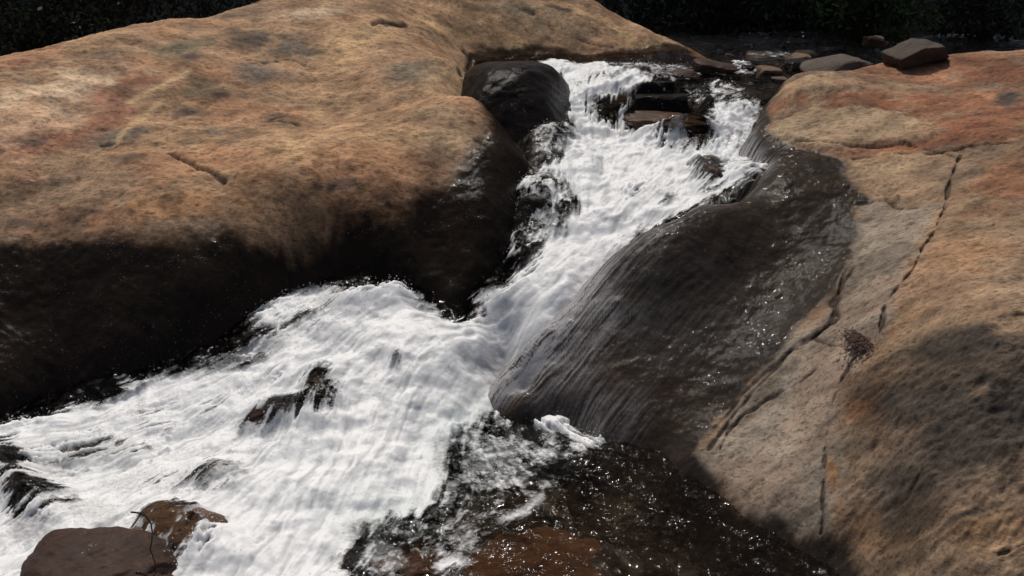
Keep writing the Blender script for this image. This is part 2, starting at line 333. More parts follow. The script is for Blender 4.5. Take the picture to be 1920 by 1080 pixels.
paint(col, L, X, Y, [(150,170,140,60,20,LIGHT,1.1),(60,250,120,40,10,LIGHT,.8),(30,180,60,40,10,LIGHT,.6),(230,170,80,25,20,RED,1.0),(210,215,60,25,20,RED,1.1),(120,260,140,22,5,RED,.8),(50,110,60,14,12,RED,.9),
    (350,90,60,25,0,OLIVE,.9),(500,75,70,28,0,DK,.75),(560,90,60,20,0,GREY,1),(360,110,25,10,0,DK,.8),(480,140,60,22,0,GREY,.8),(370,170,50,18,0,OLIVE,.9),
    (420,185,60,12,0,DK,.6),(360,215,50,10,0,DK,.7),(520,225,60,12,-10,DK,.55),(230,255,70,18,5,GREY,.8),(60,260,50,14,0,DK,.6),(250,300,60,12,0,DK,.5),
    (400,250,50,15,0,GREY,.7),(540,280,60,30,0,YEL,.8),(640,90,50,40,0,YEL,.8),(600,20,90,14,0,LIGHT,.8),(700,60,90,25,0,YEL,.8),(730,45,28,6,0,DK,1.3),
    (780,130,60,30,0,OLIVE,.7),(760,130,50,30,0,GREY,.5),(820,180,60,70,0,(.40,.29,.17),.9),(850,250,40,60,0,(.42,.30,.18),.8),(620,200,70,30,0,YEL,.7),(700,260,90,30,0,(.43,.28,.15),.8),
    (640,340,80,20,0,GREY,.5),(600,348,15,8,0,DK,1.3),(620,350,12,12,0,DK,1),(300,390,200,30,0,(.44,.25,.12),.7),(150,400,150,12,-5,DK,.4),(60,420,120,14,0,DK,.5),
    (900,40,140,22,-15,(.45,.30,.17),.7),(1000,30,120,30,-20,(.30,.24,.16),.8),(1080,20,120,8,-28,YEL,1.2),(1180,70,80,10,-28,YEL,1.1),(900,80,200,16,0,YEL,.7),(1050,15,30,4,-10,DK,1),
    (80,335,90,10,0,DK,.4),(440,330,90,14,-25,(.46,.30,.17),.7)])
blotch(col, X, Y, 201, .85); col *= np.array((1.02, .98, .94))
# pale scratches, cracks
d = lines(L, [(350,140),(320,160),(270,185),(245,195)], X, Y); m = np.exp(-(d / .03) ** 2)[..., None] * .8; col = col * (1 - m) + np.array(YEL) * 1.15 * m
d = lines(L, [(300,195),(265,225),(235,250),(215,270)], X, Y); m = np.exp(-(d / .022) ** 2)[..., None] * .8; col = col * (1 - m) + np.array(YEL) * 1.1 * m
for pl, wd, dp in [([(318,290),(345,300),(372,315),(392,318),(420,340)], .012, .025), ([(700,48),(720,40),(745,48),(760,46)], .02, .03), ([(470,120),(510,115),(545,108),(580,122)], .006, .01),
        ([(780,50),(800,60),(835,70)], .006, .008), ([(975,18),(1000,26)], .01, .012), ([(540,225),(490,232),(560,238)], .01, .012), ([(870,98),(882,112),(878,128),(862,138)], .018, .03),
        ([(190,268),(214,268)], .012, .012), ([(1080,70),(1120,85),(1150,88)], .008, .008)]:
    d = lines(L, pl, X, Y) + (fbm(X * 40, Y * 40, 3, 9) - .5) * .02; m = np.exp(-(np.maximum(d, 0) / wd) ** 2); Z = Z - m * dp; m = m[..., None] * .85
    col = col * (1 - m) + np.array(DK) * .5 * m
warp = (fbm(X * 5, Y * 7, 5, 21) - .5) * .16 + (fbm(X * 30, Y * 30, 3, 22) - .5) * .05
wr = region(L, [(-400,470),(-60,455),(60,455),(200,438),(330,445),(450,440),(560,430),(650,405),(760,370),(850,340),(885,300),(905,255),(905,210),(880,150),(895,100),(1000,104),(1140,96),(1290,104),(2.4,6.0,0),(.6,3,0),(-1,1.2,0),(-6,1.2,0)], X, Y)
wet = sstep(-.09, .07, wr + warp * .9)
band = region(L, [(872,100),(900,96),(1000,86),(1100,98),(1180,96),(1300,100),(1280,140),(1000,140),(900,140)], X, Y); wet = np.maximum(wet, sstep(-.03, .02, band + warp * .4) * .9)
keep = Z > -.35
graniteL = granite('tan granite')
dome = obj('granite_dome', field_mesh('granite_dome', X, Y, Z, keep, {'wet': wet}, {'col': col}), graniteL)
tag(dome, 'huge rounded tan granite boulder filling the left bank, dark and wet along its foot', 'boulder')

# ------------------------------------------------------------------ flow streaks (texture advected along the current)
def lic(S, X, Y, arrows, scale, seed, steps=14, step=.008, Zb=None, slope=0.):
    nq, nu = X.shape; du = (S.u1 - S.u0) / (nu - 1); dq = (S.q1 - S.q0) / (nq - 1)
    vx = np.zeros(X.shape); vy = np.zeros(X.shape); cx, cy = S.coarse(); ax = np.zeros(cx.shape); ay = np.zeros(cx.shape); wt = np.zeros(cx.shape) + 1e-9
    for (p, q) in arrows:
        a = S.hit(*p); b = S.hit(*q); dx, dy = b[0] - a[0], b[1] - a[1]; n = math.hypot(dx, dy) + 1e-9
        g = 1 / ((cx - (a[0] + b[0]) / 2) ** 2 + (cy - (a[1] + b[1]) / 2) ** 2 + .01) ** 1.5
        ax += g * dx / n; ay += g * dy / n; wt += g
    vx = S.z(X, Y, ax / wt); vy = S.z(X, Y, ay / wt); n = np.hypot(vx, vy) + 1e-6; vx /= n; vy /= n
    di = vy / (Y + 1) / dq * step; dj = (vx - X / (Y + 1) * vy) / (Y + 1) / du * step
    src = .6 * vn(X * scale, Y * scale, seed) + .4 * vn(X * scale * 2.1, Y * scale * 2.1, seed + 1)
    I0, J0 = np.meshgrid(np.arange(nq, dtype=float), np.arange(nu, dtype=float), indexing='ij'); acc = src.copy(); cnt = 1
    for sg in (1, -1):
        I = I0.copy(); J = J0.copy()
        for k in range(steps):
            ii = np.clip(I + .5, 0, nq - 1).astype(int); jj = np.clip(J + .5, 0, nu - 1).astype(int)
            I += sg * di[ii, jj]; J += sg * dj[ii, jj]
            acc += src[np.clip(I + .5, 0, nq - 1).astype(int), np.clip(J + .5, 0, nu - 1).astype(int)]; cnt += 1
    a = acc / cnt; return np.clip((a - a.mean()) / (a.std() * 5) + .5, 0, 1)

# ------------------------------------------------------------------ RIGHT SLAB
X, Y = Rr.grid(1150, 1000); Z = Rr.z(X, Y)
big = fbm(X * 1.8, Y * 1.8, 5, 31); med = fbm(X * 8, Y * 11, 5, 32); fin = fbm(X * 34, Y * 55, 4, 34)
rough_zone = sstep(-.1, .25, region(Rr, [(1560,720),(1640,640),(1780,620),(2300,560),(2300,1300),(1500,1300),(1540,1000)], X, Y))
wreg = region(Rr, [(1470,160),(1440,200),(1445,240),(1460,262),(1530,285),(1575,300),(1590,340),(1640,372),(1600,385),(1612,430),(1600,480),(1560,540),(1500,600),(1440,680),(1370,770),(1300,850),
    (1345,880),(1360,920),(1400,950),(1470,975),(1500,1010),(1590,1000),(1600,1080),(1.1,1.2,0),(-1.5,1.2,0),(-1.5,4,0),(0,6.2,0),(1430,130)], X, Y)
warp = (fbm(X * 6, Y * 6, 5, 41) - .5) * .14 + (fbm(X * 36, Y * 36, 3, 42) - .5) * .04
wet = sstep(-.025, .025, wreg + warp * .55)
Z = Z + (big - .5) * .05 + (med - .5) * (.028 + .03 * rough_zone) + (fin - .5) * (.006 + .016 * rough_zone)
t = sstep(.35, .65, fbm(X * 1.4 + 3, Y * 1.6, 5, 48))[..., None]
col = np.empty(X.shape + (3,)); col[:] = np.array((.37, .245, .15)) * t + np.array((.31, .22, .15)) * (1 - t)
OR = (.29, .13, .07); PT = (.44, .31, .19); GT = (.33, .27, .20)
paint(col, Rr, X, Y, [(1800,120,260,40,2,OR,1.4),(1650,190,260,25,4,OR,1.3),(1850,200,200,50,0,OR,1.2),(1800,255,200,20,5,OR,1.2),(1900,330,90,60,0,(.38,.20,.11),.8),(1560,132,120,8,8,PT,1.1),(1700,135,110,10,4,(.40,.22,.12),1),
    (1560,165,70,14,5,PT,1.6),(1610,160,30,8,5,PT,1.2),(1580,240,130,34,0,PT,1.8),(1700,240,60,25,0,PT,1.2),(1480,250,35,30,0,(.42,.36,.25),1.5),(1690,160,60,5,3,PT,1.2),(1660,310,100,30,8,PT,1.1),(1600,275,120,6,5,OR,1.2),
    (1700,275,140,8,8,OR,1.2),(1480,190,60,10,10,OR,.9),(1840,175,60,10,0,(.4,.2,.1),.8),(1890,180,26,12,0,DK,1.8),(1680,420,70,80,20,PT,.8),(1600,600,60,70,40,GT,1.2),(1500,750,100,70,40,GT,1.3),(1430,850,90,60,40,GT,1.3),
    (1540,880,50,90,0,(.30,.245,.19),1.2),(1500,960,60,40,0,GT,1.0),(1800,480,120,60,0,(.42,.25,.14),.8),(1750,520,80,50,0,(.33,.21,.13),.8),(1620,770,60,40,0,(.42,.24,.12),.7),
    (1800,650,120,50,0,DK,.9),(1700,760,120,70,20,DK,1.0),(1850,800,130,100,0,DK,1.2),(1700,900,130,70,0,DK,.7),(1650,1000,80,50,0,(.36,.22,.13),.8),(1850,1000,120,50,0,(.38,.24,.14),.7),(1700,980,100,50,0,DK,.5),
    (1560,900,14,120,4,(.42,.24,.12),.9),(1800,980,70,10,20,DK,.7)])
pale = sstep(-.02, .03, region(Rr, [(1450,235),(1490,212),(1530,203),(1650,204),(1720,222),(1752,242),(1740,262),(1680,268),(1600,276),(1540,286),(1490,268)], X, Y) + (fbm(X * 9, Y * 9, 4, 55) - .5) * .10)
p2 = sstep(-.02, .03, region(Rr, [(1440,168),(1480,158),(1560,152),(1620,153),(1615,165),(1570,172),(1500,180),(1490,200),(1460,196)], X, Y) + (fbm(X * 9, Y * 9, 4, 56) - .5) * .10)
m = np.maximum(pale, p2)[..., None] * .85; col = col * (1 - m) + np.array((.43, .31, .20)) * m; Z = Z + pale * .018 + p2 * .012
strip = sstep(-.03, .03, region(Rr, [(1610,380),(1760,380),(1740,450),(1690,530),(1655,630),(1575,720),(1550,830),(1542,1000),(1440,1000),(1290,870),(1400,720),(1560,560),(1600,480)], X, Y) + (fbm(X * 7, Y * 7, 4, 58) - .5) * .15)[..., None] * .8
col = col * (1 - strip) + np.array((.33, .29, .245)) * strip
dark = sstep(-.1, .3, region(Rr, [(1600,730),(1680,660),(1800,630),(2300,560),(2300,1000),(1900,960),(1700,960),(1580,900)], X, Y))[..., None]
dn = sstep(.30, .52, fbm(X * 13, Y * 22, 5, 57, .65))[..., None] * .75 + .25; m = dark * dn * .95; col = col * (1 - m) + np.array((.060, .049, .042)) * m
blotch(col, X, Y, 301, .8)
cr = [([(1800,290),(1782,340),(1770,390),(1755,425),(1735,450),(1715,495),(1690,525),(1672,548),(1660,570),(1652,610),(1648,635)], .010, .02),
      ([(1648,635),(1600,670),(1575,720),(1560,760),(1548,830),(1545,900),(1540,1000)], .008, .012),
      ([(1640,625),(1590,655),(1540,685),(1490,720),(1440,745),(1395,775),(1365,810),(1345,855)], .009, .014),
      ([(1585,500),(1570,560),(1560,600),(1500,640),(1460,680),(1420,725),(1380,770),(1330,840)], .014, .014),
      ([(1600,500),(1560,560),(1575,590),(1545,612),(1480,660),(1430,700),(1395,735),(1340,800)], .016, .012),
      ([(1530,630),(1560,640),(1590,648)], .005, .006), ([(1640,372),(1680,388),(1690,380),(1684,366)], .008, .01), ([(1690,385),(1660,372),(1600,378)], .02, .01),
      ([(1862,420),(1905,402)], .006, .006), ([(1830,606),(1862,602)], .007, .006), ([(1880,598),(1930,590)], .006, .006), ([(1870,1050),(1920,1030)], .007, .01), ([(1460,262),(1500,270),(1600,280),(1700,270),(1790,290)], .012, .015),
      ([(1600,300),(1640,296),(1690,290),(1760,285),(1900,262)], .010, .015), ([(1545,208),(1600,205),(1660,208)], .010, .01), ([(1730,880),(1700,930),(1650,960)], .01, .008)]
for pl, wd, dp in cr:
    wd *= .5; dp *= 1.
    d = lines(Rr, pl, X, Y) + (fbm(X * 18, Y * 18, 4, 9) - .5) * .03; m = np.exp(-(np.maximum(d, 0) / wd) ** 2) * (.85 + .15 * sstep(.35, .55, fbm(X * 9, Y * 9, 3, 19))); Z = Z - m * dp; m = m[..., None] * .85
    col = col * (1 - m) + np.array((.03, .02, .016)) * m
col *= np.array((.78, .775, .75))
fl = [((1420,345),(1330,385)),((1300,400),(1200,450)),((1180,470),(1100,560)),((1080,600),(1000,680)),((1350,450),(1200,560)),((1250,560),(1120,700)),((1150,690),(1080,790)),((1450,450),(1350,600)),((1350,620),(1220,780)),((1250,720),(1160,820)),((1500,500),(1400,680))]
lc = lic(Rr, X, Y, fl, 130, 5, 10, .007)
sreg = region(Rr, [(1430,330),(1400,370),(1250,430),(1160,520),(1130,600),(1110,680),(1000,720),(930,720),(1000,600),(1200,400)], X, Y)
s2 = region(Rr, [(1080,590),(1150,570),(1190,590),(1130,650),(1090,700),(1000,760),(960,730)], X, Y)
s3 = region(Rr, [(1100,740),(1200,760),(1190,800),(1130,835),(1060,800)], X, Y)
amt = .75 * sstep(-.10, .06, sreg) + .5 * sstep(-.08, .05, s2) + .55 * sstep(-.10, .04, s3) + .14 * blob(Rr, 1250, 600, 200, 130, X, Y)
rd = lines(Rr, [(940,705),(1010,632),(1090,545),(1190,445),(1290,397),(1415,337)], X, Y)
streak = np.clip(1.3 * sstep(.14, .0, rd) * sstep(.2, .7, lc), 0, .9) + np.clip(amt, 0, 1) * sstep(.1, 1.0, lc + .3 * (fbm(X * 5, Y * 5, 4, 77) - .5)) * .75
keep = Z > -.4
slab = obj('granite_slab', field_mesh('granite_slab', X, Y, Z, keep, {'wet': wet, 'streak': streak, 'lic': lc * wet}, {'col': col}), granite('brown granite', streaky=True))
tag(slab, 'broad brown sloping granite slab forming the right bank, cracked and dark where water runs over it', 'rock')

# ------------------------------------------------------------------ WATER
X, Y = W.grid(1250, 1150); Z = W.z(X, Y)
wf = [((1080,130),(1060,200)),((1020,130),(1040,230)),((1150,160),(1150,230)),((1300,215),(1290,250)),((1400,190),(1380,240)),((1200,265),(1180,300)),((1350,280),(1280,330)),((1100,280),(1100,340)),((1250,330),(1150,420)),
      ((1380,320),(1250,390)),((1050,350),(1060,420)),((1130,430),(1050,520)),((1010,540),(940,620)),((900,600),(800,600)),((760,580),(600,640)),((640,560),(500,650)),((520,640),(380,700)),((400,700),(200,760)),((200,770),(0,820)),
      ((880,650),(800,720)),((900,700),(850,800)),((720,640),(660,720)),((640,740),(640,840)),((560,680),(450,780)),((400,780),(250,840)),((250,860),(60,900)),((700,820),(640,920)),((820,830),(800,930)),((600,920),(540,1040)),((400,900),(300,960)),
      ((700,960),(620,1060)),((350,980),(290,1040)),((150,900),(50,960)),((1000,800),(1090,830)),((950,860),(1000,900)),((1000,1000),(900,1050)),((1200,900),(1150,980)),((1400,980),(1300,1050)),((1300,110),(1150,120)),((1000,115),(1080,118)),((1500,100),(1350,120)),((1350,165),(1300,180))]
lw = lic(W, X, Y, wf, 60, 15, 8, .009); lw2 = lic(W, X, Y, wf, 20, 16, 9, .013)
lw = .72 * lw + .28 * np.clip((fbm(X * 24, Y * 30, 5, 65, .6) - .5) * 1.6 + .5, 0, 1); lw2 = .62 * lw2 + .38 * np.clip((fbm(X * 9, Y * 12, 5, 66, .6) - .5) * 1.8 + .5, 0, 1)
bil = fbm(X * 5, Y * 6, 3, 61); bil2 = np.abs(fbm(X * 13, Y * 13, 4, 62) - .5) * 2
main = region(W, [(-300,850),(0,800),(60,790),(130,770),(200,752),(235,735),(228,712),(262,716),(330,700),(400,670),(470,655),(500,615),(480,590),(540,560),(590,535),(640,545),(680,560),(730,548),(780,565),(820,590),(870,605),(905,590),(895,560),(930,545),
    (960,525),(990,490),(1020,470),(1060,420),(1075,390),(1050,360),(1010,350),(1000,330),(1050,310),(1060,280),(1080,250),(1050,225),(1045,190),(1020,150),(1000,120),(1040,112),(1085,122),(1120,118),(1200,140),(1230,150),(1180,165),(1205,200),(1185,235),(1240,255),
    (1330,258),(1345,225),(1335,195),(1400,205),(1420,215),(1400,260),(1410,290),(1440,310),(1400,340),(1340,365),(1270,395),(1200,430),(1150,480),(1115,545),(1085,600),(1050,660),(1035,705),(1020,745),(1050,778),(1080,800),(1120,830),(1080,838),(1040,812),(980,785),(920,770),(880,800),
    (850,850),(830,920),(780,960),(700,985),(650,1040),(640,1100),(600,1300),(-300,1300)], X, Y)
wv = (fbm(X * 9, Y * 9, 4, 63) - .5) * .10 + (lw - .5) * .10 + (fbm(X * 40, Y * 40, 3, 64) - .5) * .03
foam = sstep(-.05, .05, main + wv)
def spot(px, py, rx, ry, a, ang=0, thr=.25, pk=1.):     # thinner, see-through places in the foam
    global foam
    m = blob(W, px, py, rx, ry, X, Y, ang) * pk; m = sstep(thr, thr + .5, m + (lw - .5) * .9 + (lw2 - .5) * .5) * sstep(.04, .25, m); foam = foam * (1 - m * a)
for s in [(602,742,38,50,.95,-15,.22,.9),(545,775,86,20,.85,14,.2,.85),(480,795,40,16,.5),(744,672,16,20,.75,0,.3,.85),(20,890,45,60,.9),(60,945,75,34,.9,8),(60,1000,60,26,.5),(322,1000,80,52,1.,-10,.2,1.0),(415,890,60,26,.55,15),(180,960,60,30,.4),(235,895,60,20,.35),(350,850,80,14,.35,8),
          (170,840,90,24,.35),(1020,385,60,60,.75),(990,470,34,50,.8),(925,545,40,24,.75,20),(1328,318,36,34,.85),(1020,262,60,36,.9),(1140,200,84,36,.95,0,.2,.72),(1195,205,44,40,.95,0,.2,.74),(1032,180,30,64,.95,0,.2,.8),(1290,262,90,26,.9,0,.2,.6),(1210,370,60,30,.6,0,.25,.4),(1150,135,90,14,.9,0,.25,.5),(300,760,160,30,.6,8,.25,.42),(200,840,160,40,.7,8,.25,.45),(350,900,120,40,.7,8,.25,.45),(560,600,90,30,.85,15,.2,.55),(250,800,200,24,.6,10,.22,.42),(120,860,120,30,.6,8,.22,.5),(480,720,80,30,.5,15,.22,.4),(1240,350,120,30,.5,0,.22,.4),(450,670,100,24,.9,15,.25,.55),(1390,300,40,60,.7,0,.25,.45),(1260,235,80,26,.7),(620,560,36,20,.4),(600,620,60,16,.25),(520,640,50,20,.4,20),(420,680,90,20,.5,10),
          (830,850,20,40,.3),(700,1000,60,30,.4),(330,690,90,16,.6,8),(100,880,60,16,.4),(1100,130,40,12,.35),(150,800,70,8,.3,10),(500,830,70,10,.3,8),(1210,370,60,10,.2)]: spot(*s)
# lacy thin foam at the pool and on the upper creek
def lace(pix, a, sc=14, seed=70, edge=.05):
    global foam
    r = sstep(-edge, edge, region(W, pix, X, Y) + wv * .6); c = fbm(X * sc + .6 * fbm(X * 6, Y * 6, 3, 5), Y * sc, 6, seed, .62)
    m = sstep(.40, .66, c) * .42 + sstep(.50, .66, fbm(X * 36, Y * 36, 4, seed + 3)) * .28 + sstep(.55, .75, lw) * .3; foam = np.maximum(foam, r * np.clip(m, 0, 1) * a)
foam = foam * (1 - .45 * sstep(.3, .9, blob(W, 840, 870, 60, 110, X, Y)) * (1 - .6 * lw)) * (1 - .4 * sstep(.3, .9, blob(W, 720, 990, 110, 36, X, Y)))
lace([(850,780),(950,770),(1050,800),(1050,850),(1000,900),(1030,920),(1000,960),(930,985),(870,1000),(880,1080),(640,1100),(700,980),(830,920)], .62, 10, 71)
lace([(1000,120),(1290,120),(1310,150),(1240,170),(1100,160)], .7, 16, 72); lace([(1290,170),(1340,150),(1400,165),(1380,180),(1310,195)], 1.2, 20, 73)
lace([(1330,195),(1420,190),(1440,205),(1420,250),(1400,300),(1330,270)], 1.1, 20, 74); lace([(1370,112),(1400,115),(1420,135),(1385,140)], 1.0, 25, 75); lace([(1400,96),(1500,100),(1490,110),(1410,108)], .5, 25, 76)
lace([(955,345),(1030,340),(1080,365),(1070,420),(1010,470),(965,520),(950,470)], .95, 14, 78, .03); lace([(960,240),(1080,250),(1080,290),(1010,310)], .8, 16, 79, .03)
lace([(1020,810),(1110,835),(1090,860),(1040,870)], .6, 20, 77)
for pl, wd, a in [([(1042,812),(1030,835),(1040,870),(1038,905),(1005,912),(1010,935),(985,960),(940,970),(890,968),(870,990),(890,1030)], .022, .6), ([(880,860),(930,855),(965,845),(972,838)], .018, .75), ([(885,870),(905,862)], .02, .8), ([(820,1060),(850,1050),(885,1052)], .022, .85), ([(850,975),(815,1010),(830,1050)], .02, .4)]:
    d = lines(W, pl, X, Y) + np.abs(wv) * .4; foam = np.maximum(foam, a * np.exp(-(d / wd / 1.5) ** 2) * sstep(.3, .6, lw2) * (.5 + .6 * lw))
foam = np.clip(foam, 0, 1)
fs = sstep(.2, 1, foam); ups = sstep(4.6, 5.1, Y) * sstep(6.6, 6.2, Y); Z = Z + ups * (fbm(X * 14, Y * 20, 4, 67) - .45) * .045 * (.3 + .7 * fs)
Z = Z + fs * ((bil - .5) * .09 + (lw2 - .5) * .018 + (lw - .5) * .005 + (bil2 - .3) * .006) + (1 - fs) * ((fbm(X * 11, Y * 15, 4, 81) - .5) * .022)
Z = Z + .06 * blob(W, 620, 590, 100, 40, X, Y) * 0
for (px, py, rx, ry, h) in [(600,738,44,42,.085),(535,776,82,20,.07),(325,1000,100,60,.10),(10,895,66,54,.10),(62,950,78,36,.08),(1262,246,90,9,.09),(1020,385,66,54,.09),(985,480,36,36,.06),(1328,318,34,27,.07),(410,890,54,26,.05),(742,668,24,22,.02),(700,560,90,20,.05),(925,560,48,26,.05),(1030,262,60,36,.10)]:
    Z = Z + h * blob(W, px, py, rx, ry, X, Y)
tint = np.clip(.7 * blob(W, 880, 820, 90, 80, X, Y) + .6 * blob(W, 720, 960, 110, 50, X, Y) + .4 * blob(W, 1060, 590, 60, 40, X, Y) + .5 * blob(W, 1060, 190, 30, 60, X, Y), 0, 1)
Wz = W.z(X, Y)
keep = (Y < 7.9)
wat = obj('stream_water', field_mesh('stream_water', X, Y, Z, keep, {'foam': foam, 'lic': lw * .6 + lw2 * .4, 'tint': tint}), water_mat())
tag(wat, kind='structure')
WX, WY, WZ, WF, WL = X, Y, Z, foam, lw2

# ------------------------------------------------------------------ spray and foam droplets thrown off the white water
rng = np.random.default_rng(7)
octv = np.array([(1,0,0),(-1,0,0),(0,1,0),(0,-1,0),(0,0,1),(0,0,-1)], float)
octf = np.array([(0,2,4),(2,1,4),(1,3,4),(3,0,4),(2,0,5),(1,2,5),(3,1,5),(0,3,5)])
def droplets(cnt, pr, hmax, smin, smax, stretch=1.6):
    p = pr.ravel() / pr.sum(); k = rng.choice(p.size, cnt, p=p)
    base = np.stack([WX.ravel()[k], WY.ravel()[k], WZ.ravel()[k]], 1)
    base += np.c_[rng.normal(0, .012, cnt), rng.normal(0, .012, cnt), rng.exponential(hmax, cnt)]
    s = smin + (smax - smin) * rng.random(cnt) ** 3
    ax = rng.normal(0, 1, (cnt, 3)); ax /= np.linalg.norm(ax, axis=1)[:, None]
    v = octv[None] * s[:, None, None]; v = v + (v @ ax[:, :, None]) * ax[:, None, :] * (stretch - 1)
    co = (v + base[:, None, :]).reshape(-1, 3); f = (octf[None] + np.arange(cnt)[:, None, None] * 6).reshape(-1, 3)
    return co, f
gy, gx = np.gradient(WF); edge = np.hypot(gx, gy) * (WF > .15) + .02 * (WF > .8) * sstep(.55, .8, WL)
edge = edge * ((WY > 2.2) & (WY < 6.3)) * WY ** 1.0
edge = edge * (1 + 2.5 * sum(blob(W, px, py, rx, ry, WX, WY) for px, py, rx, ry in [(640,560,150,30),(1340,190,90,40),(1150,235,90,14),(1090,830,50,20),(1270,265,90,12),(600,760,90,30)]))
c1, f1 = droplets(15000, edge, .010, .0009, .0028)
foam_m = plain('foam droplets', (.78, .79, .79), .35, .05, 30, 0, .5)
tag(obj('spray', np_mesh('spray', c1, f1, smooth=True), foam_m), 'fine white droplets thrown off the edges of the cascade', 'spray', kind='stuff')

# ------------------------------------------------------------------ loose rocks
def rock_mesh(name, dims, planes, seed, rough=.05, sub=5, sharp=14, col=None):
    """rounded polyhedron: planes = [(nx,ny,nz,d)] in unit space, scaled by dims"""
    import bmesh
    bm = bmesh.new(); bmesh.ops.create_icosphere(bm, subdivisions=sub, radius=1)
    D = np.array([v.co[:] for v in bm.verts]); D /= np.linalg.norm(D, axis=1)[:, None]
    P = np.array(planes, float); nn = P[:, :3] / np.linalg.norm(P[:, :3], axis=1)[:, None]
    g = np.maximum(D @ nn.T, 0) / P[:, 3]; r = 1 / ((g ** sharp).sum(1) ** (1 / sharp) + 1e-6); r = np.minimum(r, 1.6)
    n = 0
    for k, (sc, am) in enumerate([(1.7, 1), (4, .5), (9, .28), (20, .14)]):
        n = n + am * (vn(D[:, 0] * sc + seed * 3.1, D[:, 1] * sc + D[:, 2] * sc * .8 + 9 * k, seed + k) + vn(D[:, 2] * sc + 7, D[:, 0] * sc * .9 - D[:, 1] * sc + seed, seed + 5 + k) - 1)
    r = r * (1 + rough * n * 1.6); V = D * r[:, None] * np.array(dims)[None] / 2
    me = bpy.data.meshes.new(name)
    for v, p in zip(bm.verts, V): v.co = p
    for f in bm.faces: f.smooth = True
    bm.to_mesh(me); bm.free(); return me
BOX = [(1,0,.1,.9),(-1,.1,0,.9),(0,1,.1,.9),(.1,-1,.1,.85),(.05,0,1,.8),(0,0,-1,.9),(1,1,.3,1.1),(-1,1,.3,1.1),(1,-1,.3,1.1),(-1,-1,.3,1.15),(.8,0,1,1.05),(-.8,.1,1,1.05),(0,-1,1,1.0),(0,1,1,1.05)]
def jit(pl, seed, a=.18):
    r = random.Random(seed); return [(x + r.uniform(-a, a), y + r.uniform(-a, a), z + r.uniform(-a, a), d * r.uniform(.85, 1.1)) for x, y, z, d in pl]
M_rb = granite('wet red brown rock', False, (.09, .048, .036), .45, fine=2.2)
M_br = granite('wet brown rock', False, (.17, .10, .06), .55, fine=2.2)
M_dk = granite('black wet rock', False, (.09, .075, .065), .95, fine=2.2)
M_pb = granite('dark perched rock', False, (.085, .066, .055), .1, fine=2.2)
M_tn = granite('dry tan rock', False, (.19, .125, .085), .15, fine=2.2)
M_gy = granite('dim grey rock', False, (.12, .095, .08), .1, fine=2.2)
def stone(px, py, Yd, wpx, hpx, depth, mat, seed, label, rz=0, tilt=0, yaw=0, planes=None, rough=.05, sharp=14, name='rock', group=None, sub=5):
    """centre seen at (px,py) at forward distance Yd; wpx,hpx its size in the photo"""
    c = Vector(PY(px, py, Yd)); dist = Yd / ray(px, py)[1]; m = dist / F
    me = rock_mesh(name, (wpx * m * 1.1, depth, hpx * m * 1.08), planes or jit(BOX, seed), seed, rough, sub, sharp)
    o = obj(name, me, mat, None, c); o.rotation_euler = (R_(tilt), R_(rz), R_(yaw)); tag(o, label, 'rock', group); return o
BP = [(0,0,-1,.9),(-.45,-.15,1,.62),(.75,0,1,.80),(.1,-1,-.25,.62),(0,1,.2,.9),(1,-.1,.25,.92),(-1,0,-.2,1.0),(.45,-.3,1,.66),(.8,-1,.2,.95)]
stone(1720,98,5.6,84,47,.36,M_pb,3,'dark angular boulder with a slanting top perched on the far edge of the right bank',rz=-14,planes=BP,sharp=22,name='boulder')
stone(1562,128,5.9,110,40,.4,M_gy,5,'low mottled grey rock lying against the right bank left of the perched boulder',rz=-10)
stone(1500,122,6.25,60,24,.25,M_dk,6,'small dark rock behind the mottled grey rock at the creek edge')
stone(1345,131,6.2,92,34,.35,M_rb,7,'reddish brown boulder standing in the dark upper creek',rz=8)
stone(1442,137,6.1,48,24,.25,M_tn,8,'small yellowish rock in the upper creek right of the reddish brown boulder',rz=5)
stone(1492,116,6.6,50,26,.3,M_tn,9,'small pointed tan rock at the far side of the upper creek',rz=-12)
stone(1425,104,7.0,56,12,.3,M_gy,10,'low flat dark rock farthest up the creek')
stone(1368,106,7.0,16,12,.12,M_tn,11,'pebble-sized pale rock standing alone in the upper creek',sub=4)
stone(1640,78,7.6,34,22,.25,M_gy,12,'dim round rock in the shade under the bushes')
stone(1490,84,7.8,44,22,.25,M_dk,13,'wet black rock with a glint in the shade at the back')
stone(1262,141,5.95,84,26,.30,M_rb,14,'flat red brown rock with water curling round its left end',sharp=10)
stone(1232,166,5.72,80,40,.22,M_dk,15,'black block of rock under the flat red brown rock',sharp=22)
stone(1300,172,5.75,60,34,.2,M_dk,26,'wet dark rock with a thin trickle beside the black block',sharp=18)
stone(1242,194,5.50,100,40,.22,M_dk,16,'black flat-faced rock directly behind the brown ledge stone',sharp=24)
stone(1328,212,5.35,38,58,.16,M_dk,17,'narrow black pointed rock between two streams of white water',rz=8,sharp=20,planes=[(0,0,-1,.9),(-.9,-.2,.5,.55),(.9,-.2,.5,.55),(0,-1,.3,.7),(0,1,.2,.9),(0,0,1,1.0)])
stone(1250,224,5.30,165,30,.34,M_br,18,'long flat brown ledge stone with water spilling over its front edge',rz=4,sharp=4,rough=.12)

